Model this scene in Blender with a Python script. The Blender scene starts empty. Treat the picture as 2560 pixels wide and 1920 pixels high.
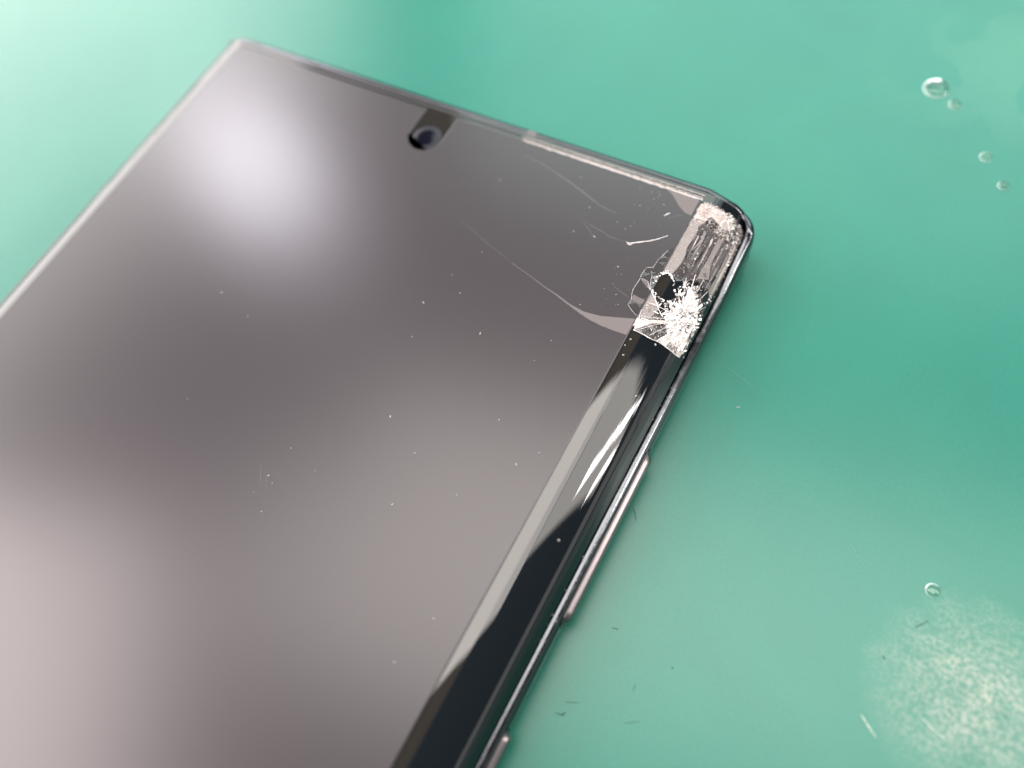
import bpy, bmesh, math, random
from mathutils import Vector, Matrix
random.seed(11)
S = 0.001                      # all sizes below are millimetres
scene = bpy.context.scene
C = scene.collection

# ------------------------------------------------------------------ camera
cam_d = bpy.data.cameras.new('camera')
cam_d.sensor_width = 36.0
cam_d.lens = 36.0 * 1785.0 / 2560.0
cam_d.clip_start = 0.004; cam_d.clip_end = 20.0
cam = bpy.data.objects.new('camera', cam_d); C.objects.link(cam)
CAM = Vector((85.0126, -48.7335, 69.3215))
fwd = Vector((-0.32047863, 0.29432827, -0.90036899))
up = Vector((-0.39549067, 0.82211941, 0.40952021))
right = fwd.cross(up)
cam.matrix_world = Matrix(((right.x, up.x, -fwd.x, CAM.x * S), (right.y, up.y, -fwd.y, CAM.y * S),
                           (right.z, up.z, -fwd.z, CAM.z * S), (0, 0, 0, 1)))
cam_d.dof.use_dof = True
cam_d.dof.focus_distance = 0.0685
cam_d.dof.aperture_fstop = 10.0
scene.camera = cam

# ------------------------------------------------------------------ room light
world = bpy.data.worlds.new('World'); scene.world = world; world.use_nodes = True
bg = world.node_tree.nodes['Background']
bg.inputs['Color'].default_value = (0.86, 0.95, 1.0, 1); bg.inputs['Strength'].default_value = 0.17
scene.view_settings.view_transform = 'Standard'; scene.view_settings.look = 'None'
scene.view_settings.exposure = 0.0; scene.view_settings.gamma = 1.0
scene.render.engine = 'CYCLES'
scene.cycles.use_denoising = True
scene.cycles.max_bounces = 10; scene.cycles.transparent_max_bounces = 24
scene.cycles.caustics_reflective = True; scene.cycles.sample_clamp_indirect = 6.0

ORG = Vector((0.071, -0.030, 0.008))
def lamp(name, pos, size, radiance, color=(1, 1, 1), shape='RECTANGLE', look=None, roll=0.0):
    d = bpy.data.lights.new(name, 'AREA'); d.shape = shape
    d.size, d.size_y = size
    area = size[0] * size[1] * (math.pi / 4 if shape in ('DISK', 'ELLIPSE') else 1)
    d.energy = radiance * math.pi * area; d.color = color
    o = bpy.data.objects.new(name, d); C.objects.link(o)
    o.location = pos
    t = (look if look is not None else ORG) - Vector(pos)
    o.rotation_euler = (t.to_track_quat('-Z', 'Y').to_matrix() @ Matrix.Rotation(roll, 3, 'Z')).to_euler()
    return o
def direction(az, el, dist):
    a, e = math.radians(az), math.radians(el)
    return ORG + Vector((math.cos(e) * math.cos(a), math.cos(e) * math.sin(a), math.sin(e))) * dist
# a long bright ceiling strip running off to the right in front of the photographer, level, 1 m above the bench
def ceiling(name, p0, p1, width, radiance, color, h=1.0):
    a, b = ORG + Vector((p0[0] * h, p0[1] * h, h)), ORG + Vector((p1[0] * h, p1[1] * h, h))
    o = lamp(name, (a + b) / 2, ((b - a).length, width), radiance, color)
    o.rotation_euler = (0, 0, math.atan2(b.y - a.y, b.x - a.x))
    return o
ceiling('ceiling_panel_lamp', (-0.50, 0.015), (0.40, 0.227), 0.46, 8.2, (1.0, 0.94, 0.89))
ceiling('ceiling_panel_lamp', (0.40, 0.277), (3.6, 1.03), 0.36, 6.4, (1.0, 0.94, 0.87))
ceiling('tube_lamp', (1.02, 0.33), (3.0, 1.2), 0.06, 60.0, (1.0, 0.98, 0.96), 0.98)
ceiling('tube_lamp', (2.2, 0.55), (3.4, 1.0), 0.10, 48.0, (1.0, 0.98, 0.96), 0.97)
lamp('bench_lamp', Vector((0.0224 - 0.67 * 0.27, -0.0178 + 0.33 * 0.27, 0.008 + 0.66 * 0.27)), (0.056, 0.056), 26.0, (0.95, 0.91, 1.0), 'DISK')
ceiling('ceiling_panel_lamp', (-0.62, -0.09), (-0.16, 0.03), 0.28, 6.0, (1.0, 0.94, 0.92))
lamp('window_lamp', direction(172, 21, 1.3), (1.5, 0.80), 6.2, (1.0, 0.96, 0.93))
lamp('mat_fill_lamp', direction(98, 36, 0.32), (0.33, 0.17), 3.8, (0.82, 1.0, 0.95))  # unseen fill light added close by to brighten the far part of the mat
lamp('side_wall_lamp', direction(12, 5, 1.4), (1.7, 0.20), 1.3, (1.0, 0.93, 0.90))
lamp('rear_lamp', direction(-147, 42, 1.0), (0.50, 0.42), 13.0, (1.0, 0.87, 0.86))

# ------------------------------------------------------------------ materials
def mat(name, base=(0.5, 0.5, 0.5), rough=0.4, metal=0.0, ior=1.5, alpha=1.0, trans=0.0, spec=0.5, coat=0.0):
    m = bpy.data.materials.new(name); m.use_nodes = True
    b = m.node_tree.nodes['Principled BSDF']
    b.inputs['Base Color'].default_value = (*base, 1); b.inputs['Roughness'].default_value = rough
    b.inputs['Metallic'].default_value = metal; b.inputs['IOR'].default_value = ior
    b.inputs['Alpha'].default_value = alpha; b.inputs['Transmission Weight'].default_value = trans
    b.inputs['Specular IOR Level'].default_value = spec; b.inputs['Coat Weight'].default_value = coat
    return m
class N:
    """small helper to add nodes to a material"""
    def __init__(s, m): s.t = m.node_tree; s.b = s.t.nodes['Principled BSDF']
    def add(s, typ, **kw):
        n = s.t.nodes.new(typ)
        for k, v in kw.items():
            if k.startswith('i_'): n.inputs[k[2:].replace('_', ' ')].default_value = v
            else: setattr(n, k, v)
        return n
    def link(s, a, b): s.t.links.new(a, b)
    def noise(s, scale, detail=4, rough=0.55, vec=None, dist=0.0):
        n = s.add('ShaderNodeTexNoise'); n.inputs['Scale'].default_value = scale
        n.inputs['Detail'].default_value = detail; n.inputs['Roughness'].default_value = rough
        n.inputs['Distortion'].default_value = dist
        if vec is None: vec = s.add('ShaderNodeTexCoord').outputs['Object']
        s.link(vec, n.inputs['Vector']); return n.outputs['Fac']
    def ramp(s, fac, stops):
        r = s.add('ShaderNodeValToRGB'); e = r.color_ramp.elements
        while len(e) < len(stops): e.new(0.5)
        for k, (p, c) in enumerate(stops):
            e[k].position = p; e[k].color = (*c, 1) if len(c) == 3 else c
        s.link(fac, r.inputs['Fac']); return r.outputs['Color']
    def bump(s, fac, strength, dist, normal=None):
        b = s.add('ShaderNodeBump'); b.inputs['Strength'].default_value = strength
        b.inputs['Distance'].default_value = dist; s.link(fac, b.inputs['Height'])
        if normal: s.link(normal, b.inputs['Normal'])
        return b.outputs['Normal']
    def maprange(s, fac, a, b, c, d):
        n = s.add('ShaderNodeMapRange'); s.link(fac, n.inputs['Value'])
        for k, v in zip(('From Min', 'From Max', 'To Min', 'To Max'), (a, b, c, d)): n.inputs[k].default_value = v
        return n.outputs['Result']
    def math(s, op, a, b):
        n = s.add('ShaderNodeMath', operation=op)
        for k, v in enumerate((a, b)):
            if isinstance(v, (int, float)): n.inputs[k].default_value = v
            else: s.link(v, n.inputs[k])
        return n.outputs[0]

def g(v): return (v, v, v)
# green silicone work mat
M_mat = mat('green_silicone', (0.02, 0.15, 0.09), 0.285, ior=1.5, spec=0.36)
k = N(M_mat)
oc = k.add('ShaderNodeTexCoord').outputs['Object']
big = k.noise(22, 3, 0.5, oc); mid = k.noise(75, 4, 0.6, oc, 0.6); fine = k.noise(900, 4, 0.7, oc); grain = k.noise(3200, 2, 0.6, oc)
def blob(cx, cy, r0, r1, wob):
    """soft round mask, 1 inside r0 and 0 beyond r1 (millimetres), its rim broken up by noise"""
    d = k.add('ShaderNodeVectorMath', operation='DISTANCE'); k.link(oc, d.inputs[0]); d.inputs[1].default_value = (cx * S, cy * S, 0)
    dist = k.math('ADD', d.outputs['Value'], k.math('MULTIPLY', k.math('SUBTRACT', k.noise(330, 4, 0.65, oc), 0.5), wob * S))
    return k.maprange(dist, r0 * S, r1 * S, 1.0, 0.0)
def mixc(fac, a, b):
    m_ = k.add('ShaderNodeMix', data_type='RGBA'); k.link(fac, m_.inputs['Factor'])
    for i_, v_ in ((6, a), (7, b)):
        if isinstance(v_, tuple): m_.inputs[i_].default_value = (*v_, 1)
        else: k.link(v_, m_.inputs[i_])
    return m_.outputs[2]
col = k.ramp(big, [(0.3, (0.015, 0.140, 0.105)), (0.7, (0.020, 0.153, 0.107))])
# pale glare painted into the mat's colour, over a crumbly bumped surface
glare_mask = blob(109.4, -34.2, 0.0, 9.0, 3.5)
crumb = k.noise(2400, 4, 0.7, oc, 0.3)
glare_fac = k.math('MULTIPLY', glare_mask, k.maprange(crumb, 0.42, 0.60, 0.28, 1.0))
glare_fac = k.math('MULTIPLY', glare_fac, k.maprange(k.noise(420, 3, 0.6, oc), 0.3, 0.6, 0.45, 1.0))
col = mixc(glare_fac, col, (0.33, 0.35, 0.30))
# dried flux smears in the far corner
sm_ = k.math('MULTIPLY', blob(95, 36, 4, 17, 12.0), k.maprange(k.noise(125, 2, 0.4, oc, 0.4), 0.50, 0.53, 0.0, 1.0))
col = mixc(k.math('MULTIPLY', sm_, 0.09), col, (0.22, 0.36, 0.26))
hv = k.add('ShaderNodeHueSaturation'); k.link(k.math('MULTIPLY', k.maprange(grain, 0.25, 0.75, 0.94, 1.06), k.maprange(mid, 0.3, 0.7, 0.96, 1.04)), hv.inputs['Value']); k.link(col, hv.inputs['Color']); col = hv.outputs['Color']
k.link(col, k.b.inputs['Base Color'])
k.link(k.maprange(sm_, 0, 1, 0.285, 0.34), k.b.inputs['Roughness'])
nb = k.bump(fine, 0.015, 0.0001); nb = k.bump(grain, 0.03, 0.00004, nb)
nb = k.bump(k.math('MULTIPLY', crumb, glare_mask), 0.45, 0.0003, nb)
k.link(nb, k.b.inputs['Normal'])
k.b.inputs['Subsurface Weight'].default_value = 0.4
k.b.inputs['Subsurface Radius'].default_value = (0.12, 1.0, 0.72); k.b.inputs['Subsurface Scale'].default_value = 0.0014
# glossy black display glass
M_glass = mat('black_display_glass', (0.016, 0.014, 0.012), 0.03, spec=0.68)
M_edge = mat('black_curved_glass', (0.004, 0.006, 0.008), 0.025, spec=0.52)
k = N(M_edge)
oc = k.add('ShaderNodeTexCoord').outputs['Object']
mp = k.add('ShaderNodeMapping'); mp.inputs['Scale'].default_value = (1.0, 0.035, 1.0); k.link(oc, mp.inputs['Vector'])
sx = k.add('ShaderNodeSeparateXYZ'); k.link(oc, sx.inputs[0])
amp = k.math('MULTIPLY', k.maprange(sx.outputs['Y'], -0.034, -0.019, 0.0, 1.0), k.noise(3400, 2, 0.5, mp.outputs['Vector']))
k.link(k.bump(amp, 0.30, 0.0001), k.b.inputs['Normal'])
# matt anti glare protector
M_film = mat('matt_protector', (0.0290, 0.0235, 0.0268), 0.27, spec=0.5)
M_filmedge = mat('protector_cut_edge', (0.05, 0.045, 0.048), 0.3)
M_delam = mat('lifted_protector', (0.10, 0.082, 0.083), 0.4)
M_frame = mat('dark_polished_metal', (0.085, 0.090, 0.098), 0.19, metal=1.0)
k = N(M_frame)
k.link(k.maprange(k.noise(1500, 4, 0.65), 0.45, 0.75, 0.13, 0.30), k.b.inputs['Roughness'])
k.link(k.bump(k.noise(800, 3, 0.6), 0.12, 0.00008), k.b.inputs['Normal'])
M_button = mat('pale_button_metal', (0.23, 0.20, 0.205), 0.33, metal=1.0)
M_black = mat('black_plastic', (0.012, 0.012, 0.013), 0.35)
M_back = mat('back_glass', (0.02, 0.02, 0.022), 0.08)
M_antenna = mat('antenna_plastic', (0.10, 0.09, 0.09), 0.5)
M_lens = mat('lens_glass', (0.003, 0.003, 0.008), 0.08, spec=0.3)
M_ring = mat('camera_ring', (0.012, 0.012, 0.018), 0.3, spec=0.3)
def shard_mat(name, base, alpha, rough, bump=0.0, scale=2500):
    m = mat(name, base, rough, alpha=alpha, spec=0.6)
    k = N(m)
    if bump: k.link(k.bump(k.noise(scale, 4, 0.7), bump, 0.0001), k.b.inputs['Normal'])
    return m
M_clear = shard_mat('clear_glass_flake', (0.55, 0.50, 0.49), 0.07, 0.08, 0.25)
M_hazy = shard_mat('hazy_glass_flake', (0.55, 0.48, 0.47), 0.26, 0.15, 0.3)
M_milky = shard_mat('milky_glass_flake', (0.70, 0.62, 0.59), 0.60, 0.25, 0.5)
M_crush = shard_mat('crushed_white_glass', (0.95, 0.92, 0.91), 0.95, 0.12, 0.4, 4000)
for m_ in (M_crush,): m_.node_tree.nodes['Principled BSDF'].inputs['Coat Weight'].default_value = 1.0; m_.node_tree.nodes['Principled BSDF'].inputs['Coat Roughness'].default_value = 0.2
M_cream = shard_mat('crushed_cream_glass', (0.56, 0.48, 0.445), 0.8, 0.2, 0.5, 3000)
M_crack = mat('bright_crack_line', (0.80, 0.74, 0.73), 0.2)
M_faint = mat('faint_crack_line', (0.40, 0.36, 0.36), 0.3, alpha=0.14)
M_ledge = shard_mat('splintered_ledge', (0.38, 0.325, 0.31), 0.92, 0.25, 0.8, 900)
M_ledge2 = shard_mat('splintered_ledge_dim', (0.24, 0.21, 0.20), 0.85, 0.2, 0.8, 900)
M_line = mat('flake_outline', (0.55, 0.51, 0.51), 0.12, alpha=0.8)
M_dust = mat('pale_dust', (0.34, 0.315, 0.315), 0.6)
def clear_mat(name, tint, haze=0.0, haze_col=(0.5, 0.46, 0.46), rough=0.03, ior=1.5, bump=0.0):
    m = bpy.data.materials.new(name); m.use_nodes = True; t = m.node_tree; t.nodes.remove(t.nodes['Principled BSDF'])
    out = t.nodes['Material Output']
    tr = t.nodes.new('ShaderNodeBsdfTransparent'); tr.inputs['Color'].default_value = (*tint, 1)
    gl = t.nodes.new('ShaderNodeBsdfGlossy'); gl.inputs['Roughness'].default_value = rough
    lw = t.nodes.new('ShaderNodeLayerWeight'); lw.inputs['Blend'].default_value = 0.5; last = lw.outputs['Facing']
    for op, v in (('POWER', 5.0), ('MULTIPLY', 0.95), ('ADD', 0.045)):      # Schlick reflectance
        fr = t.nodes.new('ShaderNodeMath'); fr.operation = op; fr.inputs[1].default_value = v
        t.links.new(last, fr.inputs[0]); last = fr.outputs[0]
    mx = t.nodes.new('ShaderNodeMixShader'); t.links.new(fr.outputs[0], mx.inputs[0]); t.links.new(tr.outputs[0], mx.inputs[1]); t.links.new(gl.outputs[0], mx.inputs[2])
    last = mx
    if haze:
        df = t.nodes.new('ShaderNodeBsdfDiffuse'); df.inputs['Color'].default_value = (*haze_col, 1)
        m2 = t.nodes.new('ShaderNodeMixShader'); m2.inputs[0].default_value = haze
        t.links.new(mx.outputs[0], m2.inputs[1]); t.links.new(df.outputs[0], m2.inputs[2]); last = m2
    if bump:
        tc = t.nodes.new('ShaderNodeTexCoord'); nz = t.nodes.new('ShaderNodeTexNoise'); nz.inputs['Scale'].default_value = 1400
        bp = t.nodes.new('ShaderNodeBump'); bp.inputs['Strength'].default_value = bump; bp.inputs['Distance'].default_value = 0.0001
        t.links.new(tc.outputs['Object'], nz.inputs['Vector']); t.links.new(nz.outputs['Fac'], bp.inputs['Height'])
        t.links.new(bp.outputs[0], gl.inputs['Normal']); t.links.new(bp.outputs[0], lw.inputs['Normal'])
    t.links.new(last.outputs[0], out.inputs['Surface']); return m
M_water = clear_mat('clear_flux', (0.72, 0.88, 0.83), 0.02, (0.7, 0.8, 0.75), 0.04, 1.45)
M_rim = clear_mat('painted_rim_highlight', (0.85, 0.95, 0.92), 0.62, (0.88, 0.95, 0.91), 0.1)
M_glint = clear_mat('painted_glint', (0.9, 0.95, 0.93), 0.75, (0.95, 0.98, 0.95), 0.1)  # white glint put into the colour of the largest drop
M_flake = clear_mat('thin_glass_flake', (0.86, 0.85, 0.85), 0.02, bump=0.15)
M_flake2 = clear_mat('thin_hazy_flake', (0.85, 0.84, 0.84), 0.14, bump=0.15)
M_smoke = clear_mat('smoky_glass_flake', (0.8, 0.79, 0.79), 0.10, (0.45, 0.40, 0.40), 0.08, 1.5, 0.5)
M_lint = mat('dark_green_lint', (0.015, 0.10, 0.07), 0.6)
M_glue = mat('white_glue', (0.60, 0.62, 0.54), 0.3)
k = N(M_glue); k.link(k.bump(k.noise(2600, 3, 0.6), 1.0, 0.0004), k.b.inputs['Normal'])
k.link(k.ramp(k.noise(2600, 3, 0.6), [(0.40, (0.22, 0.36, 0.28)), (0.55, (0.66, 0.68, 0.58))]), k.b.inputs['Base Color'])

# ------------------------------------------------------------------ helpers
def link(name, bm, m, parent=None, smooth=True):
    me = bpy.data.meshes.new(name)
    bmesh.ops.recalc_face_normals(bm, faces=bm.faces[:]) if len(bm.faces) else None
    for v in bm.verts: v.co *= S
    bm.to_mesh(me); bm.free()
    for q in (m if isinstance(m, (list, tuple)) else [m]): me.materials.append(q)
    for p in me.polygons: p.use_smooth = smooth
    o = bpy.data.objects.new(name, me); C.objects.link(o)
    if parent is not None: o.parent = parent
    return o
def thing(o, label, cat, group=None):
    o['label'] = label; o['category'] = cat
    if group: o['group'] = group
    return o
def grid(bm, rows, close_u=False, close_v=False):
    vs = [[bm.verts.new(p) for p in r] for r in rows]
    nr, nc = len(vs), len(vs[0])
    for i in range(nr if close_v else nr - 1):
        for j in range(nc if close_u else nc - 1):
            a, b, c, d = vs[i][j], vs[i][(j + 1) % nc], vs[(i + 1) % nr][(j + 1) % nc], vs[(i + 1) % nr][j]
            try: bm.faces.new((a, b, c, d))
            except ValueError: pass
    return vs
W, L, T = 77.0, 163.0, 8.0
X0, RR = 70.5, 6.2
def f(x):                                     # height of the display glass across the phone
    d = max(X0 and abs(x - W / 2) - (X0 - W / 2), 0.0); d = min(d, 5.85)
    return T - RR + math.sqrt(RR * RR - d * d)
def tube(bm, pts, radii, n=6, flat=1.0):
    P = [Vector(p) for p in pts]; rows = []
    for i, p in enumerate(P):
        t = (P[min(i + 1, len(P) - 1)] - P[max(i - 1, 0)]).normalized()
        s = t.cross(Vector((0, 0, 1))).normalized(); q = s.cross(t)
        r = radii if isinstance(radii, (int, float)) else radii[i]
        rows.append([p + s * r * math.cos(2 * math.pi * a / n) + q * r * flat * math.sin(2 * math.pi * a / n) for a in range(n)])
    vs = grid(bm, rows, close_u=True)
    for r in (vs[0], vs[-1]):
        try: bm.faces.new(r)
        except ValueError: pass
def slab(bm, pts2, zlo, zhi, zfun=None, jit=0.0, mi=0):
    """a thin plate over the outline pts2; zfun gives the base height at (x, y)"""
    zf = zfun or (lambda x, y: 0.0)
    dz = [random.uniform(-jit, jit) for _ in pts2]
    lo = [bm.verts.new((x, y, zf(x, y) + zlo)) for x, y in pts2]
    hi = [bm.verts.new((x, y, zf(x, y) + zhi + dz[i])) for i, (x, y) in enumerate(pts2)]
    n = len(pts2); fs = []
    for i in range(n):
        j = (i + 1) % n; fs.append(bm.faces.new((lo[i], lo[j], hi[j], hi[i])))
    t = bm.faces.new(hi); b = bm.faces.new(lo[::-1])
    bmesh.ops.triangulate(bm, faces=[t, b])
    return fs
def sm(z): return lambda x, y: f(x) + z

# ------------------------------------------------------------------ the mat
bm = bmesh.new()
def rr(x0, y0, x1, y1, r, n=8):
    pts = []
    for cx, cy, a0 in ((x1 - r, y1 - r, 0), (x0 + r, y1 - r, 90), (x0 + r, y0 + r, 180), (x1 - r, y0 + r, 270)):
        for i in range(n + 1):
            a = math.radians(a0 + 90 * i / n); pts.append((cx + r * math.cos(a), cy + r * math.sin(a)))
    return pts
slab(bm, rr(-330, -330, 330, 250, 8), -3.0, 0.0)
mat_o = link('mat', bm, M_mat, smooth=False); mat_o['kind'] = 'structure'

# ------------------------------------------------------------------ the phone
phone = bpy.data.objects.new('smartphone', None); C.objects.link(phone)
phone.empty_display_size = 0.01
thing(phone, 'black smartphone lying face up on the green mat with one shattered corner', 'phone')
RT, RL = 3.0, 3.0
corners = [(W - RT, -RT, RT, 0), (RL, -RL, RL, 90), (RL, -L + RL, RL, 180), (W - RT, -L + RT, RT, 270)]
def stations():
    st = []
    for ci, (cx, cy, r, a0) in enumerate(corners):
        for i in range(13):
            a = math.radians(a0 + 90 * i / 12); st.append((cx, cy, r, math.cos(a), math.sin(a)))
        nx = corners[(ci + 1) % 4]; a = math.radians(a0 + 90)
        p0 = (cx + r * math.cos(a), cy + r * math.sin(a)); p1 = (nx[0] + nx[2] * math.cos(a), nx[1] + nx[2] * math.sin(a))
        m_ = 24
        for i in range(1, m_):
            q = i / m_
            px, py = p0[0] + (p1[0] - p0[0]) * q, p0[1] + (p1[1] - p0[1]) * q
            st.append((px - r * math.cos(a), py - r * math.sin(a), r, math.cos(a), math.sin(a)))
    return st
ST = stations()
def pt(s, d): return s[0] + (s[2] - d) * s[3], s[1] + (s[2] - d) * s[4]
bm = bmesh.new(); rows = []
for s in ST:
    side = abs(s[3])
    zt = f(pt(s, 0.82)[0]) + 0.10
    yy_ = pt(s, 0)[1]                        # the metal stands higher round the corners
    hp = min(max((min(-yy_, L + yy_) - 6.5) / -5.0, 0.0), 1.0); hp = hp * hp * (3 - 2 * hp)
    if s[3] > 0: zt = max(zt, zt + (6.3 - zt) * hp)
    zb = 0.45 * (1 - side) + 1.45 * side
    prof = [(1.0, zt - 0.6), (0.9, zt - 0.06), (0.78, zt), (0.52, zt - 0.02), (0.30, zt - 0.14), (0.12, zt - 0.42), (0.03, zt - 0.8), (0, zt - 1.2),
            (0, zb + 0.8), (0.08, zb + 0.4), (0.35, zb + 0.1), (0.9, zb), (1.3, zb + 0.05)]
    rows.append([(*pt(s, d), z) for d, z in prof])
grid(bm, rows, close_v=True)
link('frame', bm, M_frame, phone)
# back cover closing the body below the frame
bm = bmesh.new(); rows = []
for d, q in ((1.25, 1.0), (2.2, 0.72), (3.4, 0.42), (5.0, 0.16), (7.5, 0.0)):
    row = []
    for s in ST:
        zb = 0.45 * (1 - abs(s[3])) + 1.45 * abs(s[3])
        x, y = s[0] + (s[2] - d) * s[3], s[1] + (s[2] - d) * s[4]
        if d > s[2]:                        # past the corner centre: keep a small radius
            cx = s[0] - math.copysign(d - s[2], s[0] - W / 2); cy = s[1] - math.copysign(d - s[2], s[1] + L / 2)
            x, y = cx + 0.3 * s[3], cy + 0.3 * s[4]
            if abs(s[3]) > 0.999: y = min(max(s[1], -L + d + .1), -d - .1)
            if abs(s[4]) > 0.999: x = min(max(s[0], d + .1), W - d - .1)
        row.append((x, y, (zb + 0.02) * q + 0.02))
    rows.append(row)
vs = grid(bm, rows, close_u=True)
bm.faces.new(vs[-1])
link('back_cover', bm, M_back, phone)

# display glass: flat middle and the two curved long edges
IN = 0.92
def xlim(y):
    """inner outline of the frame at the height y: left and right x"""
    out = []
    for sgn, r in ((-1, RL), (1, RT)):
        rr_ = r - IN; half = 0.0
        for yc, top in ((-r, 1), (-L + r, -1)):
            if (y - yc) * top > 0:
                dy = min(abs(y - yc), rr_); half = rr_ - math.sqrt(max(rr_ * rr_ - dy * dy, 0))
        out.append(IN + half if sgn < 0 else W - IN - half)
    return out
YS = []
for i in range(13): YS.append(-IN - (1 - math.cos(math.pi / 2 * i / 12)) * (3.0 - IN))
YS += [-3.0 - (L - 6.0) * i / 60 for i in range(1, 60)]
YS += [-L - y for y in YS[:13][::-1]]
XE = 71.9
bm = bmesh.new(); cols = 24
xs = [W - XE + (2 * XE - W) * i / cols for i in range(cols + 1)]
xs = sorted(set(xs + [6.5, 6.0, 5.5, 70.5, 71, 71.5]))
grid(bm, [[(x, y, f(x)) for x in xs] for y in YS])
link('display_glass', bm, M_glass, phone)
for sgn in (1, -1):
    bm = bmesh.new(); rows = []
    for y in YS:
        lo, hi = xlim(y)
        e = hi if sgn > 0 else lo; b = XE if sgn > 0 else W - XE
        rows.append([(b + (e - b) * q, y, f(b + (e - b) * q)) for q in [j / 22 for j in range(23)]])
    grid(bm, rows)
    link('curved_edge', bm, M_edge, phone)

# matt screen protector with its U-shaped camera cut-out
F0, F1, FT = 6.25, 70.82, -2.0
def film_outline(inset=0.0):
    p = [(F1 - inset, -L + 3), (F1 - inset, FT - inset)]
    p += [(60.0, FT - inset), (50.0, FT - inset)]
    xr, xl, yc = 40.72 + inset, 36.48 - inset, -5.55
    r = (xr - xl) / 2; cx = (xr + xl) / 2
    p.append((xr, FT - inset))
    for i in range(17):
        a = -math.pi * i / 16; p.append((cx + r * math.cos(a), yc + r * math.sin(a)))
    p.append((xl, FT - inset))
    p += [(20, FT - inset), (F0 + inset, FT - inset), (F0 + inset, -L + 3)]
    return p
bm = bmesh.new()
o_ = film_outline(0.0); i_ = film_outline(0.09)
lo = [bm.verts.new((x, y, f(x) + 0.012)) for x, y in o_]
md = [bm.verts.new((x, y, 8.11)) for x, y in o_]
hi = [bm.verts.new((x, y, 8.15)) for x, y in i_]
n = len(lo)
for a, b in ((lo, md), (md, hi)):
    for i in range(n):
        j = (i + 1) % n; q = bm.faces.new((a[i], a[j], b[j], b[i])); q.material_index = 1
t = bm.faces.new(hi); bmesh.ops.triangulate(bm, faces=[t])
film = link('screen_protector', bm, [M_film, M_filmedge], phone, smooth=False)
film['label'] = 'matt grey screen protector with a U-shaped camera cut-out'

# front camera under the cut-out
bm = bmesh.new()
def lathe(bm, cx, cy, prof, n=32):
    grid(bm, [[(cx + r * math.cos(2 * math.pi * a / n), cy + r * math.sin(2 * math.pi * a / n), z) for a in range(n)] for r, z in prof], close_u=True)
lathe(bm, 38.75, -5.75, [(1.72, 8.002), (1.70, 8.008), (1.25, 8.010), (1.15, 8.006)])
camr = link('front_camera', bm, M_ring, phone)
bm = bmesh.new()
lathe(bm, 38.75, -5.75, [(1.13, 8.006), (1.0, 8.012), (0.7, 8.020), (0.4, 8.025), (0.02, 8.027)])
link('lens', bm, M_lens, camr)
# earpiece slit behind the protector's top edge
bm = bmesh.new(); slab(bm, [(6, -1.62), (49, -1.62), (49, -1.24), (6, -1.24)], 8.004, 8.02)
link('earpiece_slit', bm, M_black, phone, smooth=False)
# antenna break in the top rail
bm = bmesh.new()
s_prof = [(1.0, 8.0), (0.78, 8.125), (0.52, 8.105), (0.30, 7.985), (0.12, 7.70), (0.0, 7.2), (-0.015, 6.0), (-0.015, 2.0)]
grid(bm, [[(x, -d + 0.014, z) for d, z in s_prof] for x in (49.4, 50.5)])
link('antenna_line', bm, M_antenna, phone, smooth=False)

# side buttons
def button(name, y0, y1, label):
    bm = bmesh.new(); rows = []
    cs = [(76.7, 3.75), (77.0, 3.74), (77.28, 3.66), (77.44, 3.48), (77.52, 3.2), (77.53, 2.6), (77.42, 2.25), (77.1, 2.05), (76.7, 2.0)]
    m_ = 26
    for i in range(m_ + 1):
        y = y0 + (y1 - y0) * i / m_; e = min(y0 - y, y - y1)
        q = 1.0 if e > 0.6 else math.sqrt(max(0.0, 1 - (1 - e / 0.6) ** 2)) * 0.85 + 0.15
        rows.append([(76.7 + (x - 76.7) * q, y, 3.0 + (z - 3.0) * (0.55 + 0.45 * q)) for x, z in cs])
    vs = grid(bm, rows)
    bm.faces.new(vs[0]); bm.faces.new(vs[-1])
    o = link(name, bm, M_button, phone)
    o['label'] = label
    bm = bmesh.new()           # dark gap in the rail round the button
    pr = [(y0 + .28, 0), (y0 + .16, .3), (y1 - .16, .3), (y1 - .28, 0)]
    ring = []
    for i in range(40):
        a = 2 * math.pi * i / 40
        yy = (y0 + y1) / 2 + math.copysign((y0 - y1) / 2 - 0.9, math.sin(a)) + 1.15 * math.sin(a) if abs(math.sin(a)) > 1e-6 else (y0 + y1) / 2
        ring.append((yy, 3.0 + 1.02 * math.cos(a)))
    lo = [bm.verts.new((76.9, y, z)) for y, z in ring]; hi = [bm.verts.new((77.03, y, z)) for y, z in ring]
    for i in range(40):
        j = (i + 1) % 40; bm.faces.new((lo[i], lo[j], hi[j], hi[i]))
    bm.faces.new(hi)
    link('button_gap', bm, M_black, o, smooth=False)
button('volume_button', -27.5, -45.6, 'long pale metal volume button nearest the cracked corner')
button('power_button', -55.2, -66.0, 'pale metal power button at the lower edge of the photo')

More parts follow.
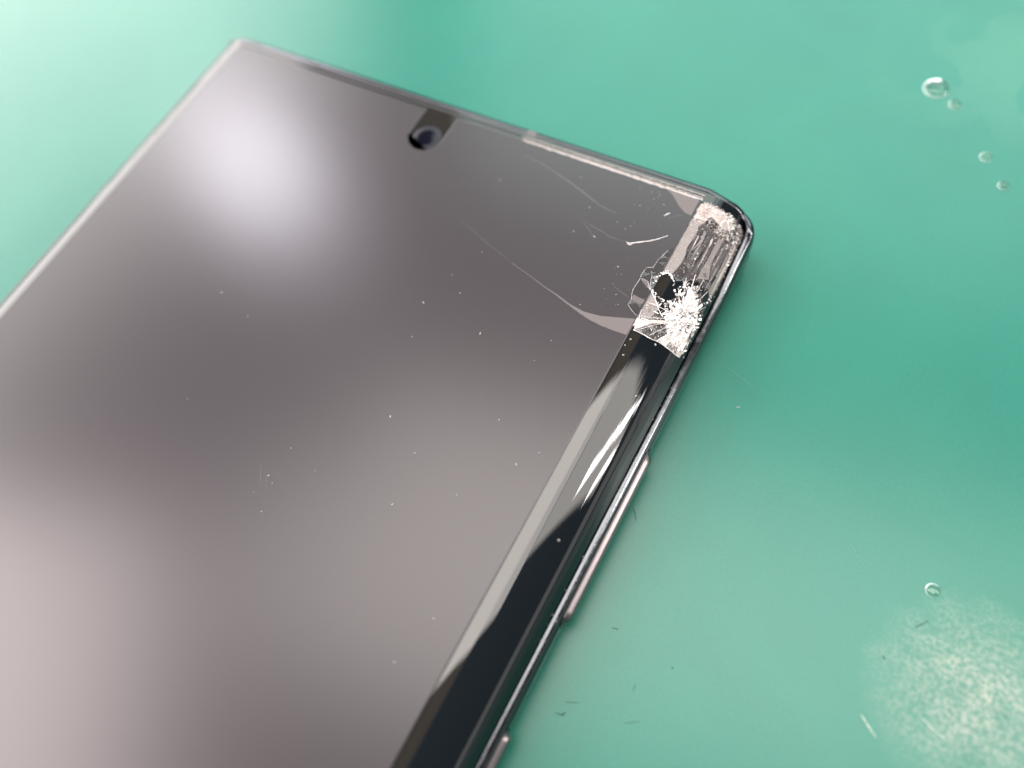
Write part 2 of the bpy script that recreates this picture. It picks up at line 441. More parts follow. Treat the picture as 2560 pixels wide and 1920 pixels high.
# ------------------------------------------------------------------ damage on the protector
def strip(bm, a, b, z):
    grid(bm, [[(x, y, z) for x, y in a], [(x, y, z) for x, y in b]])
UP = [(56.51, -16.81), (58.87, -17.37), (60.76, -17.88), (62.53, -18.23), (64.2, -18.67), (65.83, -18.86), (67.48, -18.63), (69.0, -18.11), (70.7, -17.5)]
LO = [(56.54, -16.86), (58.91, -17.43), (60.81, -17.96), (62.58, -18.36), (63.42, -18.66), (64.93, -19.09), (66.52, -19.47), (68.21, -19.6), (69.67, -19.56), (70.7, -19.48)]
def along(pl, q):
    ls = [(Vector(pl[i + 1]) - Vector(pl[i])).length for i in range(len(pl) - 1)]; t = q * sum(ls)
    for i, l in enumerate(ls):
        if t <= l or i == len(ls) - 1: return Vector(pl[i]).lerp(Vector(pl[i + 1]), min(t / l, 1.0))
        t -= l
bm = bmesh.new(); A, B = [], []
for i in range(121):
    q = i / 120; a = along(UP, q); b = along(LO, q)
    if q > 0.38 and i % 2: b = b + (a - b).normalized() * 0.10 * random.uniform(0.5, 1.2) if (a - b).length > 0.15 else b
    A.append(tuple(a)); B.append(tuple(b))
strip(bm, A, B, 8.158)
o = link('lifted_patch', bm, M_delam, film, smooth=False); o['label'] = 'pale crescent where the protector has lifted, with a serrated lower edge'
bm = bmesh.new()
PT = [(67.0, -2.15), (70.6, -2.1), (70.62, -4.3), (69.88, -4.22), (69.45, -3.95), (69.02, -3.7), (68.5, -3.2), (68.16, -2.9), (67.6, -2.5)]
vs = [bm.verts.new((x, y, 8.157)) for x, y in PT]; t = bm.faces.new(vs); bmesh.ops.triangulate(bm, faces=[t])
o = link('lifted_patch', bm, M_delam, film, smooth=False); o['label'] = 'pale lifted triangle of protector beside the crushed corner'
def crack(pts, w, m, h=8.152, parent=None):
    bm = bmesh.new(); P = []
    for i in range(len(pts) - 1):
        for q in range(5): P.append(Vector(pts[i]).lerp(Vector(pts[i + 1]), q / 5))
    P.append(Vector(pts[-1]))
    n = len(P)
    tube(bm, [(p.x + random.gauss(0, w * .25), p.y + random.gauss(0, w * .25), h) for p in P],
         [w * (0.25 + 0.75 * math.sin(math.pi * (i + .5) / n)) * random.uniform(.6, 1.2) for i in range(n)], 5, 0.5)
    return link('crack', bm, m, parent or film)
crack([(66.0, -9.82), (66.28, -9.87), (66.6, -9.74), (68.14, -8.77), (68.89, -8.12), (69.5, -7.46)], 0.055, M_crack)
crack([(59.78, -9.0), (62.93, -9.62), (64.39, -9.91), (65.89, -9.85)], 0.05, M_faint)
crack([(50.66, -3.85), (53.21, -4.22), (55.85, -4.86), (58.19, -5.58), (59.89, -6.2), (61.84, -6.85), (63.78, -6.99)], 0.10, M_faint)
crack([(48.0, -14.0), (52.5, -15.6), (56.5, -16.8)], 0.035, M_faint)
for a in ([(68.11, -5.41), (68.35, -5.08), (68.55, -4.83)], [(66.2, -9.95), (66.45, -10.0), (66.7, -9.9)]): crack(a, 0.05, M_crack)
for a in ([(68.66, -5.6), (69.3, -4.95), (70.0, -4.33)], [(67.19, -15.04), (68.3, -15.4), (69.31, -15.66)], [(61.04, -9.51), (61.9, -9.95), (62.69, -10.54)],
          [(60.9, -46.4 + 15), (61.3, -31.0)], [(46.5, -47.0), (47.6, -48.6)], [(47.1, -46.6), (47.9, -46.7)], [(45.3, -46.4), (46.6, -48.2)]): crack(a, 0.045, M_faint)
# the scuffed, splintering top edge of the protector between the antenna line and the corner
for k_, (ya, yb, za, zb, m_) in enumerate(((-2.16, -1.93, 8.162, 8.15, M_ledge), (-1.84, -1.70, 8.12, 8.11, M_ledge2), (-1.52, -1.36, 8.09, 8.08, M_ledge2))):
    bm = bmesh.new(); A, B = [], []
    for i in range(90):
        x = 49.5 + (70.9 - 49.5) * i / 89; w_ = min(1.0, 0.25 + i / 45)
        j = random.gauss(0, 0.035)
        A.append((x, ya * w_ + (1 - w_) * (ya + yb) / 2 + j, za)); B.append((x, yb + random.gauss(0, 0.02), zb))
    grid(bm, [[(x, y, z - .12) for x, y, z in A], A, B, [(x, y, z - .12) for x, y, z in B]])
    link('splintered_edge', bm, m_, film, smooth=False)

# ------------------------------------------------------------------ shattered corner
crk = bpy.data.objects.new('shattered_glass', None); C.objects.link(crk); crk.parent = phone
crk.empty_display_size = 0.002
crk.location = (0, 0, 0)
crk['label'] = 'shattered glass of the top corner, white and crushed at the impact points'
def shard(pts, m, lo=0.03, hi=0.14, jit=0.03):
    bm = bmesh.new(); P = []
    n = len(pts)
    for i in range(n):                      # split long sides so that the plate follows the curve and its edge is ragged
        a, b = Vector(pts[i]), Vector(pts[(i + 1) % n]); c = max(1, int((b - a).length / 0.45))
        for q in range(c):
            v = a.lerp(b, q / c)
            if q: v += Vector((random.gauss(0, .025), random.gauss(0, .025)))
            P.append((v.x, v.y))
    slab(bm, P, lo, hi, lambda x, y: f(x) + (0.15 if x < 70.75 else 0.0), jit)
    o = link('shard', bm, m, crk, smooth=False)
    return o
SH = [
 (M_flake, [(69.19, -11.89), (69.74, -11.92), (70.1, -12.91), (70.0, -13.2), (69.21, -13.15), (69.06, -12.9)]),
 (M_flake, [(69.74, -11.92), (69.95, -10.4), (70.3, -9.2), (70.73, -8.6), (70.73, -11.44), (70.42, -12.22), (70.09, -12.52), (69.83, -12.32)]),
 (M_flake2, [(69.27, -13.29), (70.02, -13.23), (70.7, -13.83), (70.65, -14.08), (69.62, -13.53)]),
 (M_flake, [(69.26, -13.41), (69.62, -13.53), (70.65, -14.08), (70.72, -14.51), (70.41, -15.05), (69.74, -15.2), (69.28, -14.94), (69.16, -14.6), (69.13, -14.06)]),
 (M_flake2, [(69.41, -15.19), (69.76, -15.23), (70.65, -15.29), (70.63, -15.8), (70.08, -15.9), (69.43, -15.81)]),
 (M_flake, [(69.46, -15.95), (70.09, -15.93), (70.6, -15.82), (70.64, -16.95), (70.11, -16.81), (69.4, -16.44)]),
 (M_flake, [(70.12, -12.59), (70.71, -12.13), (70.78, -13.0), (70.72, -13.81), (70.29, -13.31)]),
 (M_hazy, [(70.78, -14.15), (71.18, -14.44), (71.57, -14.7), (72.22, -15.53), (72.08, -16.08), (71.87, -16.9), (71.45, -17.14), (70.78, -17.22)]),
 (M_milky, [(70.78, -17.28), (71.43, -17.23), (71.9, -17.1), (71.71, -17.82), (71.07, -18.55), (70.78, -17.74)]),
 (M_smoke, [(72.13, -16.05), (72.49, -15.97), (73.36, -15.98), (71.86, -17.02), (72.09, -16.53)]),
 (M_milky, [(71.87, -17.05), (73.44, -16.0), (73.58, -16.31), (72.6, -16.92), (72.2, -17.18), (71.78, -17.82)]),
 (M_smoke, [(71.14, -18.55), (71.78, -17.82), (72.21, -17.21), (72.76, -16.96), (73.05, -17.02), (72.96, -18.6), (72.02, -18.58)]),
 (M_smoke, [(73.05, -17.02), (73.29, -16.54), (73.73, -16.63), (73.8, -17.34), (73.44, -18.41), (73.01, -18.58)]),
 (M_milky, [(73.52, -18.31), (73.85, -17.44), (74.44, -16.69), (74.49, -17.24), (74.32, -18.4)]),
 (M_hazy, [(74.38, -18.4), (74.53, -17.24), (74.98, -16.82), (75.2, -17.86), (75.3, -18.33)]),
 (M_milky, [(75.36, -18.3), (75.25, -17.88), (75.5, -17.29), (75.8, -17.31), (75.72, -18.18)]),
 (M_hazy, [(70.85, -4.58), (71.57, -4.49), (72.09, -4.42), (71.81, -5.19), (71.95, -5.91), (71.8, -8.0), (72.0, -8.66), (72.0, -9.96), (71.77, -11.35), (70.85, -11.3)]),
 (M_smoke, [(71.9, -5.15), (72.2, -4.36), (72.9, -4.69), (73.22, -5.0), (73.27, -7.28), (73.1, -9.36), (73.15, -10.42), (72.47, -9.69), (71.9, -8.05)]),
 (M_smoke, [(73.27, -5.0), (73.97, -5.08), (73.93, -6.86), (73.9, -8.67), (73.84, -10.29), (73.23, -10.42), (73.16, -9.36), (73.32, -7.28)]),
 (M_smoke, [(74.51, -5.5), (75.12, -4.42), (75.28, -4.78), (75.25, -6.48), (75.3, -8.15), (75.2, -9.22), (74.96, -9.5), (74.5, -7.98)]),
 (M_hazy, [(74.0, -5.08), (74.5, -4.62), (74.47, -5.5), (74.46, -7.98), (74.92, -9.5), (73.92, -10.4), (73.96, -8.67), (73.98, -6.86)]),
 (M_hazy, [(75.35, -2.2), (75.85, -2.3), (75.9, -5.95), (75.85, -8.15), (75.8, -11.0), (75.35, -10.4), (75.38, -8.98), (75.31, -6.42), (75.34, -4.71)]),
]
for x_, w_, y0_, y1_, m_ in ((72.65, .13, -5.2, -9.6, M_hazy), (73.55, .10, -5.4, -10.0, M_milky), (74.78, .12, -4.8, -9.2, M_hazy), (75.62, .16, -4.0, -11.0, M_milky), (72.25, .07, -6.0, -9.0, M_milky)):
    SH.append((m_, [(x_ - w_ / 2, y0_), (x_ + w_ / 2, y0_ - .2), (x_ + w_ * .7, (y0_ + y1_) / 2), (x_ + w_ * .3, y1_), (x_ - w_ * .3, (y0_ + y1_) / 2)]))
for m_, p_ in SH: shard(p_, m_)
def inside(x, y, poly):
    c = False; n = len(poly)
    for i in range(n):
        x1, y1 = poly[i]; x2, y2 = poly[(i + 1) % n]
        if (y1 > y) != (y2 > y) and x < (x2 - x1) * (y - y1) / (y2 - y1) + x1: c = not c
    return c
WHITE = [(72.35, -14.68), (73.06, -14.18), (73.2, -13.61), (72.9, -12.82), (72.59, -11.71), (73.12, -11.24), (73.91, -11.61), (74.62, -11.0), (75.08, -11.52),
         (75.75, -12.19), (75.85, -14.01), (75.8, -17.25), (75.5, -17.6), (74.98, -17.0), (73.73, -16.75), (73.3, -16.5), (72.94, -15.65)]
CRUSH = [(70.75, -2.3), (71.18, -1.95), (72.28, -2.01), (73.4, -1.75), (74.2, -2.0), (75.1, -2.6), (75.35, -3.3), (74.58, -3.6), (73.89, -4.5), (73.29, -4.4),
         (73.0, -3.5), (72.42, -3.75), (72.17, -4.4), (71.04, -4.9), (70.8, -4.7)]
HOLE = [(70.73, -12.87), (70.77, -12.25), (70.91, -11.82), (71.22, -11.63), (71.55, -11.61), (71.92, -11.83), (72.19, -12.13), (72.47, -12.73), (72.84, -13.02),
        (73.16, -13.72), (72.88, -14.05), (72.41, -14.34), (72.07, -14.33), (71.51, -14.27), (70.93, -13.87), (70.73, -13.74)]
def chip(bm, x, y, r, h, tilt=0.6, mi=0):
    n = random.choice((3, 4, 4, 5)); a0 = random.uniform(0, 6.28)
    nrm = Vector((random.gauss(0, tilt), random.gauss(0, tilt), 1)).normalized()
    t1 = nrm.cross(Vector((random.gauss(0, 1), random.gauss(0, 1), random.gauss(0, .2)))).normalized(); t2 = nrm.cross(t1)
    c = Vector((x, y, f(x) + h)); top, bot = [], []; el = random.choice((1.0, 1.4, 2.2, 3.2)); r /= math.sqrt(el) * .9
    for i in range(n):
        a = a0 + 6.283 * i / n + random.uniform(-.3, .3); rr_ = r * random.uniform(.6, 1.2)
        p = c + t1 * rr_ * el * math.cos(a) + t2 * rr_ * math.sin(a)
        top.append(bm.verts.new(p + nrm * .02)); bot.append(bm.verts.new(p - nrm * .02))
    fs = [bm.faces.new(top), bm.faces.new(bot[::-1])]
    for i in range(n):
        j = (i + 1) % n; fs.append(bm.faces.new((top[i], bot[i], bot[j], top[j])))
    for q in fs: q.material_index = mi
def scatter(poly, count, r0, r1, h0, h1, mats, weights, avoid=None, dense=None, tilt=0.6, name='crushed_glass'):
    bm = bmesh.new(); xs_ = [p[0] for p in poly]; ys_ = [p[1] for p in poly]; made = 0
    while made < count:
        x, y = random.uniform(min(xs_), max(xs_)), random.uniform(min(ys_), max(ys_))
        if not inside(x, y, poly) or (avoid and inside(x, y, avoid)): continue
        if dense and random.random() > dense(x, y): continue
        chip(bm, x, y, random.uniform(r0, r1), random.uniform(h0, h1), tilt, random.choices(range(len(mats)), weights)[0]); made += 1
    o = link(name, bm, mats, crk, smooth=False); o['kind'] = 'stuff'; return o
def near(cx, cy, r): return lambda x, y: math.exp(-((x - cx) ** 2 + (y - cy) ** 2 * 0.45) / r ** 2) + 0.06
shard([(73.2, -15.6), (73.6, -14.4), (74.0, -13.2), (74.3, -12.2), (75.0, -12.3), (75.6, -13.6), (75.65, -17.2), (75.1, -17.5), (74.4, -16.6), (73.7, -16.2)], M_crush, 0.02, 0.09, 0.03)
shard([(72.4, -14.6), (73.2, -13.2), (73.0, -11.4), (73.7, -10.5), (75.2, -9.7), (75.7, -11.0), (75.75, -17.2), (74.9, -16.9), (73.6, -16.6), (73.0, -16.0)], M_hazy, 0.005, 0.02, 0.0)
shard([(72.5, -4.6), (73.2, -5.0), (74.3, -4.6), (75.2, -4.4), (75.6, -2.6), (74.6, -1.9), (72.6, -2.0), (71.2, -2.1), (70.9, -4.6)], M_hazy, 0.005, 0.02, 0.0)
shard([(71.9, -8.8), (73.9, -10.4), (75.2, -9.4), (75.5, -10.4), (73.6, -10.6), (72.9, -11.4), (72.4, -11.8), (71.9, -11.4)], M_smoke, 0.01, 0.05, 0.01)
shard([(70.95, -4.4), (70.95, -2.5), (72.2, -2.25), (73.4, -2.1), (74.9, -2.7), (74.6, -3.3), (73.9, -3.9), (73.2, -3.6), (72.4, -3.4), (72.0, -4.2)], M_cream, 0.02, 0.08, 0.03)
def slivers(cx, cy, count, spread, l0, l1, poly, mats, weights, core, name='crushed_glass'):
    """flat splinters of glass bursting outward from the impact point (cx, cy), finest and densest at its heart"""
    bm = bmesh.new(); made = 0
    while made < count:
        a = random.uniform(0, 6.283); d = abs(random.gauss(0, 1)) * spread
        x, y = cx + d * math.cos(a) * 0.62, cy + d * math.sin(a)
        if not inside(x, y, poly) or inside(x, y, HOLE): continue
        made += 1
        ln = random.uniform(l0, l1) * (0.55 + 0.5 * min(d / spread, 1.6)); w_ = random.uniform(0.018, 0.06) * (1.5 if random.random() < .2 else 1)
        th = math.atan2(y - cy, (x - cx) / 0.62) + random.gauss(0, 0.55)
        h = random.uniform(0.05, 0.14) + core * math.exp(-(d / spread) ** 2 * 2) * random.random()
        t1 = Vector((math.cos(th), math.sin(th), random.gauss(0, .16))); t2 = Vector((-math.sin(th), math.cos(th), random.gauss(0, .45))).normalized()
        n_2 = t1.cross(t2).normalized(); q0 = Vector((x, y, f(x) + h)); k1, k2 = random.uniform(.2, .5), random.uniform(.5, .8)
        pts = [q0 - t1 * ln * .5, q0 - t1 * ln * (.5 - k1) + t2 * w_, q0 + t1 * ln * .5, q0 + t1 * ln * (k2 - .5) - t2 * w_ * random.uniform(.4, 1.2)]
        tp = [bm.verts.new(p + n_2 * .012) for p in pts]; bt = [bm.verts.new(p - n_2 * .012) for p in pts]
        mi = random.choices(range(len(mats)), weights)[0]
        fs = [bm.faces.new(tp), bm.faces.new(bt[::-1])] + [bm.faces.new((tp[i], bt[i], bt[(i + 1) % 4], tp[(i + 1) % 4])) for i in range(4)]
        for q in fs: q.material_index = mi
    o = link(name, bm, mats, crk, smooth=False); o['kind'] = 'stuff'; return o
BURST = [(70.85, -14.8), (71.6, -14.9), (72.3, -14.6), (73.2, -13.4), (72.5, -11.4), (73.1, -10.4), (74.6, -10.0), (75.5, -10.6), (75.85, -12.2), (75.9, -17.6), (75.5, -18.3), (73.2, -18.5), (71.6, -17.6)]
SPINE = [(74.0, -11.3), (74.7, -13.2), (74.6, -15.2), (75.0, -17.6)]
def smear(count, sig, l0, l1, w0, w1, mats, weights, flat, lift, name='crushed_glass'):
    """splinters strewn along the spine of the break, lying over one another"""
    bm = bmesh.new(); made = 0
    while made < count:
        q = random.random(); q = 0.58 + random.gauss(0, 0.30) if random.random() < .75 else q
        if not 0 <= q <= 1: continue
        p = along(SPINE, q); wd = sig * (0.45 + 0.75 * math.exp(-((q - .58) / .3) ** 2))
        x, y = p.x + random.gauss(0, wd) - abs(random.gauss(0, wd * .35)), p.y + random.gauss(0, .25)
        if not inside(x, y, BURST) or inside(x, y, HOLE): continue
        made += 1
        th = random.choice((random.gauss(1.35, .35), random.gauss(2.4, .4), math.atan2(y + 15.1, (x - 74.6) / .6)))
        ln, w_ = random.uniform(l0, l1), random.uniform(w0, w1)
        t1 = Vector((math.cos(th), math.sin(th), random.gauss(0, flat))); t2 = Vector((-math.sin(th), math.cos(th), random.gauss(0, flat * 1.6))).normalized()
        n_2 = t1.cross(t2).normalized(); q0 = Vector((x, y, f(x) + random.uniform(.05, lift)))
        k1, k2 = random.uniform(.15, .5), random.uniform(.5, .85)
        pts = [q0 - t1 * ln * .5, q0 - t1 * ln * (.5 - k1) + t2 * w_, q0 + t1 * ln * random.uniform(.35, .5) + t2 * w_ * random.uniform(0, .7), q0 + t1 * ln * (k2 - .5) - t2 * w_ * random.uniform(.3, 1.1)]
        tp = [bm.verts.new(v + n_2 * .012) for v in pts]; bt = [bm.verts.new(v - n_2 * .012) for v in pts]
        mi = random.choices(range(len(mats)), weights)[0]
        fs = [bm.faces.new(tp), bm.faces.new(bt[::-1])] + [bm.faces.new((tp[i], bt[i], bt[(i + 1) % 4], tp[(i + 1) % 4])) for i in range(4)]
        for z_ in fs: z_.material_index = mi
    o = link(name, bm, mats, crk, smooth=False); o['kind'] = 'stuff'; return o
smear(420, 0.75, 0.25, 0.85, 0.08, 0.26, [M_crush, M_milky, M_hazy, M_smoke], (6, 3, 3, 1), 0.16, 0.20)
smear(650, 0.66, 0.08, 0.34, 0.015, 0.05, [M_crush, M_milky, M_hazy], (9, 2, 1), 0.25, 0.24)
TOPB = [(70.85, -5.2), (70.9, -2.2), (72.3, -1.9), (74.2, -1.8), (75.7, -2.2), (76.0, -4.6), (74.9, -5.4), (73.6, -5.2), (72.4, -4.6)]
slivers(74.2, -3.0, 600, 1.5, 0.08, 0.3, TOPB, [M_crush, M_cream, M_hazy], (3, 4, 4), 0.10)
slivers(71.6, -3.0, 300, 1.0, 0.12, 0.4, TOPB, [M_cream, M_milky, M_hazy], (4, 3, 3), 0.06)
scatter(BURST, 330, 0.02, 0.08, 0.08, 0.26, [M_crush, M_milky, M_hazy], (4, 2, 3), HOLE, near(74.45, -15.1, 1.5), 0.9)
scatter(TOPB, 300, 0.02, 0.08, 0.05, 0.16, [M_cream, M_crush, M_hazy], (4, 2, 4), None, None, 0.7)
# splinters along the rim and round the hole
RIM = [(75.3, -1.9), (75.9, -2.6), (76.0, -18), (75.6, -18.2), (75.6, -8.0), (75.3, -3.5)]
scatter(RIM, 130, 0.04, 0.13, 0.05, 0.2, [M_hazy, M_crush, M_smoke], (4, 2, 3), name='rim_splinter')
ALL = [(70.8, -2.2), (75.4, -2.2), (75.9, -18.2), (70.8, -18.4)]
scatter(ALL, 120, 0.03, 0.09, 0.12, 0.24, [M_crush, M_hazy, M_milky], (3, 3, 2), HOLE, None, 0.8, 'loose_splinter')
RINGH = [(HOLE[i][0] + (HOLE[i][0] - 71.9) * .22, HOLE[i][1] + (HOLE[i][1] + 13.0) * .22) for i in range(len(HOLE))]
scatter(RINGH, 70, 0.04, 0.12, 0.08, 0.2, [M_crush, M_milky], (3, 2), HOLE, None, 0.7, 'hole_splinter')
# bright crack lines over the corner
def sline(pts, w, m, h=0.16):
    bm = bmesh.new(); P = []
    for i in range(len(pts) - 1):
        for q in range(4): P.append(Vector(pts[i]).lerp(Vector(pts[i + 1]), q / 4))
    P.append(Vector(pts[-1])); n = len(P)
    tube(bm, [(p.x + random.gauss(0, .012), p.y + random.gauss(0, .012), f(p.x) + h + (0.12 if p.x < 70.75 else 0)) for p in P],
         [w * random.uniform(.5, 1.3) for i in range(n)], 5, 0.7)
    return link('crack', bm, m, crk)
sline([(71.0, -18.62), (72.03, -18.62), (72.88, -18.62), (73.4, -18.46), (74.31, -18.4), (75.23, -18.33), (75.73, -18.18)], 0.05, M_crack, 0.12)
sline([(69.4, -16.44), (69.43, -15.81), (69.13, -14.9), (69.14, -14.06), (69.2, -13.2), (69.1, -12.7), (69.25, -11.85), (69.8, -11.6), (69.9, -10.5), (70.3, -9.2)], 0.022, M_line)
sline([(70.75, -14.1), (70.3, -13.3), (70.1, -12.5), (69.8, -12.0)], 0.022, M_line)
sline([(70.65, -14.1), (70.0, -13.25), (69.3, -13.2)], 0.022, M_line)
sline([(69.4, -16.44), (70.1, -16.9), (70.7, -17.2)], 0.022, M_line)
sline([(70.8, -14.1), (71.5, -14.7), (72.2, -15.5), (72.9, -16.0)], 0.045, M_crack)
sline([(71.2, -17.2), (71.9, -17.05), (73.4, -16.2)], 0.05, M_crack)
sline([(70.8, -18.3), (71.0, -17.4), (70.8, -16.4)], 0.05, M_milky)
sline([(73.45, -18.42), (73.9, -17.4), (74.4, -16.7)], 0.06, M_crack)
sline([(70.9, -11.9), (71.3, -11.5), (71.7, -11.55), (72.1, -11.9)], 0.10, M_crush)
for x1_, y1_ in ((71.1, -17.1), (70.95, -15.4), (71.6, -18.3), (72.6, -18.4), (73.9, -18.3), (75.2, -18.0), (73.1, -11.0), (73.7, -10.2), (74.5, -9.8), (75.3, -10.6), (72.9, -12.4), (75.7, -12.0)):
    xm, ym = 74.45 + (x1_ - 74.45) * .5 + random.gauss(0, .06), -15.2 + (y1_ + 15.2) * .5 + random.gauss(0, .12)
    sline([(74.45 + (x1_ - 74.45) * .15, -15.2 + (y1_ + 15.2) * .15), (xm, ym), (x1_, y1_)], random.uniform(.018, .034), M_crack, 0.19)
for i in range(9):                                   # needles bursting from the impact point
    a = random.uniform(0, 6.283); r0 = random.uniform(.3, .9); r1 = r0 + random.uniform(.5, 1.3)
    p0 = (74.4 + r0 * math.cos(a) * .6, -15.2 + r0 * math.sin(a)); p1 = (74.4 + r1 * math.cos(a) * .6, -15.2 + r1 * math.sin(a) * 1.3)
    if 70.9 < p1[0] < 75.9 and p1[1] > -18.2 and not inside(*p1, HOLE): sline([p0, p1], 0.028, M_crush, 0.2)
for i in range(11):                                  # lengthwise streaks in the strip between the two impact points
    x = random.uniform(72.3, 75.6); y = random.uniform(-8.5, -4.8); l = random.uniform(1.0, 3.2)
    sline([(x, y), (x + random.gauss(0, .05), y - l * .5), (x + random.gauss(0, .08), y - l)], random.uniform(.012, .03), random.choice((M_line, M_hazy, M_hazy)), 0.14)

# ------------------------------------------------------------------ dust and tiny chips on the screen
DUST = [(51.45, -20.64), (53.36, -22.16), (50.42, -24.74), (47.16, -43.95), (50.74, -44.69), (54.27, -36.83), (58.43, -38.84), (64.11, -40.43), (48.38, -50.3),
        (46.84, -47.19), (47.63, -47.62), (52.89, -16.87), (57.64, -25.32), (29.03, -33.09), (33.74, -34.21), (63.93, -32.45), (68.87, -33.61), (49.92, -7.89),
        (57.97, -4.23), (60.64, -7.41), (60.51, -10.78), (62.77, -10.51), (64.43, -23.03), (65.13, -18.3), (67.82, -15.82), (67.89, -50.49), (66.8, -55.0),
        (59.23, -43.93), (67.52, -35.52), (51.5, -28.57), (65.73, -3.09), (66.31, -3.85), (66.64, -3.1), (67.55, -4.11), (64.41, -3.18), (66.26, -5.2), (68.5, -16.76), (66.57, -12.82)]
DUST += [(random.uniform(64, 69), random.uniform(-9, -2.6)) for _ in range(12)] + [(random.uniform(66, 69.2), random.uniform(-18, -10)) for _ in range(10)]
DUST += [(random.uniform(20, 70), random.uniform(-60, -4)) for _ in range(5)]
bm = bmesh.new()
def speck(bm, x, y, z, r, e):
    a0 = random.uniform(0, 3.14); ca, sa = math.cos(a0), math.sin(a0)
    ring = [bm.verts.new((x + ca * r * e * math.cos(a) - sa * r * math.sin(a), y + sa * r * e * math.cos(a) + ca * r * math.sin(a), z)) for a in (0, 1.05, 2.1, 3.14, 4.19, 5.24)]
    t = bm.verts.new((x, y, z + r * .8))
    for i in range(6): bm.faces.new((ring[i], ring[(i + 1) % 6], t))
for i, (x, y) in enumerate(DUST):
    r = random.uniform(.03, .07) if i < 38 else random.uniform(.015, .035)
    speck(bm, x, y, 8.15, r, random.choice((1, 1.3, 2.2)))
d = link('dust', bm, M_dust, None, smooth=False); d['kind'] = 'stuff'
bm = bmesh.new()
for _ in range(30):
    y = random.uniform(-50, -19); speck(bm, random.uniform(76.1, 76.6), y, f(76) + .06, random.uniform(.02, .05), random.choice((1, 1.6)))
for x, y in ((73.4, -18.8), (71.2, -19.6), (71.0, -20.4), (71.3, -21.4), (73.9, -39.6), (74.6, -30.6), (74.0, -24.3)): speck(bm, x, y, f(x), random.uniform(.06, .11), 1.5)
d = link('dust', bm, M_dust, None, smooth=False); d['kind'] = 'stuff'

# ------------------------------------------------------------------ little things on the mat
def droplet(x, y, r, hgt, label, squash=1.0):
    bm = bmesh.new(); n = 36
    prof = [(r, 0.0), (r * .97, hgt * .30), (r * .86, hgt * .58), (r * .66, hgt * .82), (r * .4, hgt * .95), (r * .15, hgt), (r * .01, hgt)]
    rows = [[(x + q * math.cos(2 * math.pi * a / n) * squash, y + q * math.sin(2 * math.pi * a / n), z + 0.004) for a in range(n)] for q, z in prof]
    vs = grid(bm, rows, close_u=True); bm.faces.new(vs[-1]); bm.faces.ensure_lookup_table(); bm.faces.index_update()
    for q in bm.faces[:n]: q.material_index = 1
    for q in bm.faces[n:2 * n]: q.material_index = 1 if 5 < q.index - n < 19 else 0  # upper-left band painted pale as a highlight
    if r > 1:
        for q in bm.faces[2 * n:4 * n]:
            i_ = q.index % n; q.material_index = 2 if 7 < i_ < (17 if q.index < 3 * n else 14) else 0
    o = link('droplet', bm, [M_water, M_rim, M_glint])
    thing(o, label, 'droplet', 'clear droplets on the green mat')
droplet(87.31, 29.5, 1.45, 0.62, 'largest clear droplet on the mat, a white glint painted along its upper rim')
droplet(89.94, 27.82, 0.72, 0.35, 'small clear droplet just below and right of the largest droplet')
droplet(95.02, 21.47, 0.68, 0.16, 'faint flat ring of clear liquid above the bright tiny droplet at the right')
droplet(97.66, 18.21, 0.58, 0.42, 'tiny bright-rimmed droplet nearest the right border of the photo')
droplet(103.9, -27.17, 0.62, 0.2, 'lone flat droplet above the painted glare patch at lower right')
def fibre(pts, w, m, name, label, cat, group):
    bm = bmesh.new(); P = []
    for i in range(len(pts) - 1):
        for q in range(5): P.append(Vector(pts[i]).lerp(Vector(pts[i + 1]), q / 5))
    P.append(Vector(pts[-1])); n = len(P)
    tube(bm, [(p.x + random.gauss(0, w * .3), p.y + random.gauss(0, w * .3), w * .55) for p in P], [w * (0.45 + .55 * math.sin(math.pi * (i + .5) / n)) * random.uniform(.7, 1.3) for i in range(n)], 6, 0.7)
    thing(link(name, bm, m), label, cat, group)
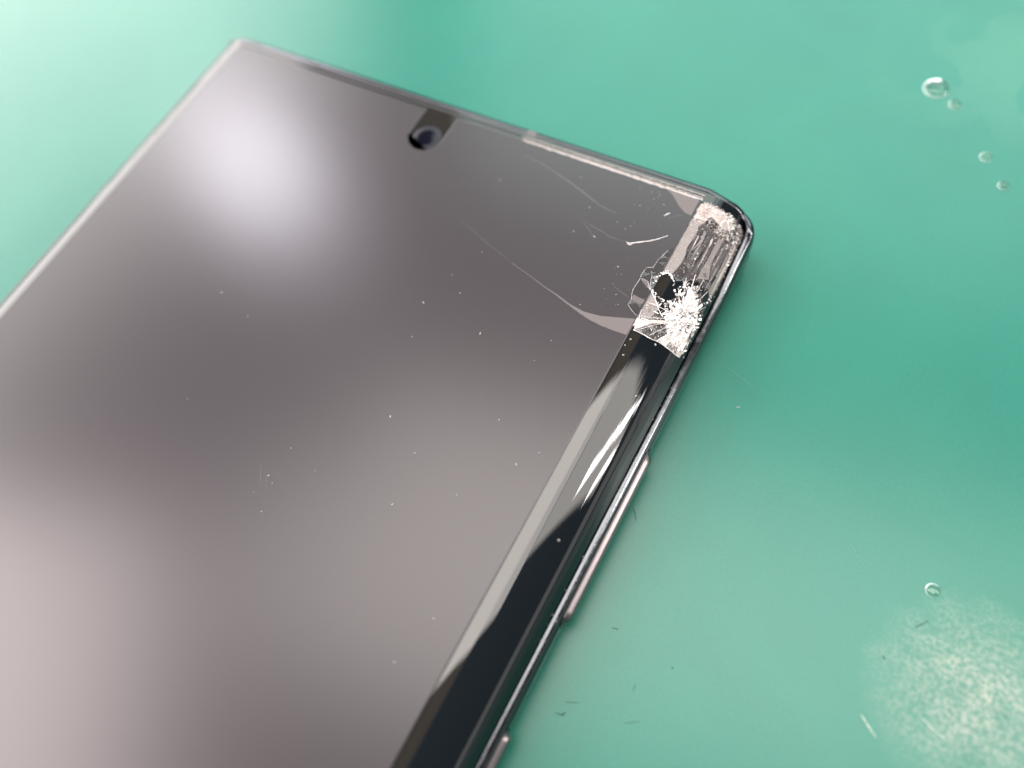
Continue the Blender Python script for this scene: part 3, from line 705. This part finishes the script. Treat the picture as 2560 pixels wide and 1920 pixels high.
G1 = 'dried glue streaks on the mat'
fibre([(101.89, -39.64), (102.68, -40.23), (103.51, -40.78)], 0.055, M_glue, 'glue_streak', 'brighter, left one of two short white glue streaks at lower right', 'glue streak', G1)
fibre([(106.16, -37.56), (107.06, -37.97), (108.07, -38.21)], 0.045, M_glue, 'glue_streak', 'fainter white glue streak at the foot of the painted glare patch', 'glue streak', G1)
G2 = 'lint fibres lying on the mat'
for pts, w, lab in (
    ([(80.78, -43.4), (81.3, -43.23)], .045, 'short dark fibre on the mat right of the lower end of the volume button'),
    ([(84.65, -46.65), (84.72, -47.28)], .04, 'thin dark fibre standing upright in the picture, below the dark dot'),
    ([(86.86, -43.83), (87.01, -43.9)], .06, 'tiny dark dot of lint alone in the middle of the pale mat'),
    ([(79.99, -50.95), (81.04, -50.43)], .03, 'straight thin green fibre above the hooked fibre near the power button'),
    ([(79.63, -52.16), (80.18, -52.07), (80.37, -51.66)], .06, 'hooked green fibre near the top end of the power button'),
    ([(77.62, -32.4), (78.09, -32.88), (78.43, -33.45)], .05, 'curved fibre in the shadow beside the volume button'),
    ([(85.16, -49.96), (86.3, -49.17)], .03, 'faint long fibre close to the bottom border of the photo'),
    ([(103.61, -30.83), (104.31, -29.88)], .05, 'short dark fibre at the top left of the painted glare patch'),
    ([(101.98, -34.4), (102.22, -34.63)], .06, 'dark green crumb left of the painted glare patch')):
    fibre(pts, w, M_lint, 'lint_fibre', lab, 'lint', G2)
fibre([(82.3, -18.36), (82.66, -18.23)], .05, M_dust, 'lint_fibre', 'single white fleck on the mat to the right of the shattered corner', 'lint', G2)
G3 = 'hairline scratches in the mat'
M_scr = mat('pale_scratch', (0.10, 0.26, 0.20), 0.5)
for pts, lab in (([(79.9, -14.64), (81.6, -15.1), (83.34, -15.75)], 'faint pale hairline scratch in the mat right of the shattered corner'),
                 ([(96.5, -26.5), (99.0, -28.6)], 'faint hairline scratch in the mat left of the lone flat droplet')):
    fibre(pts, .022, M_scr, 'scratch', lab, 'scratch', G3)
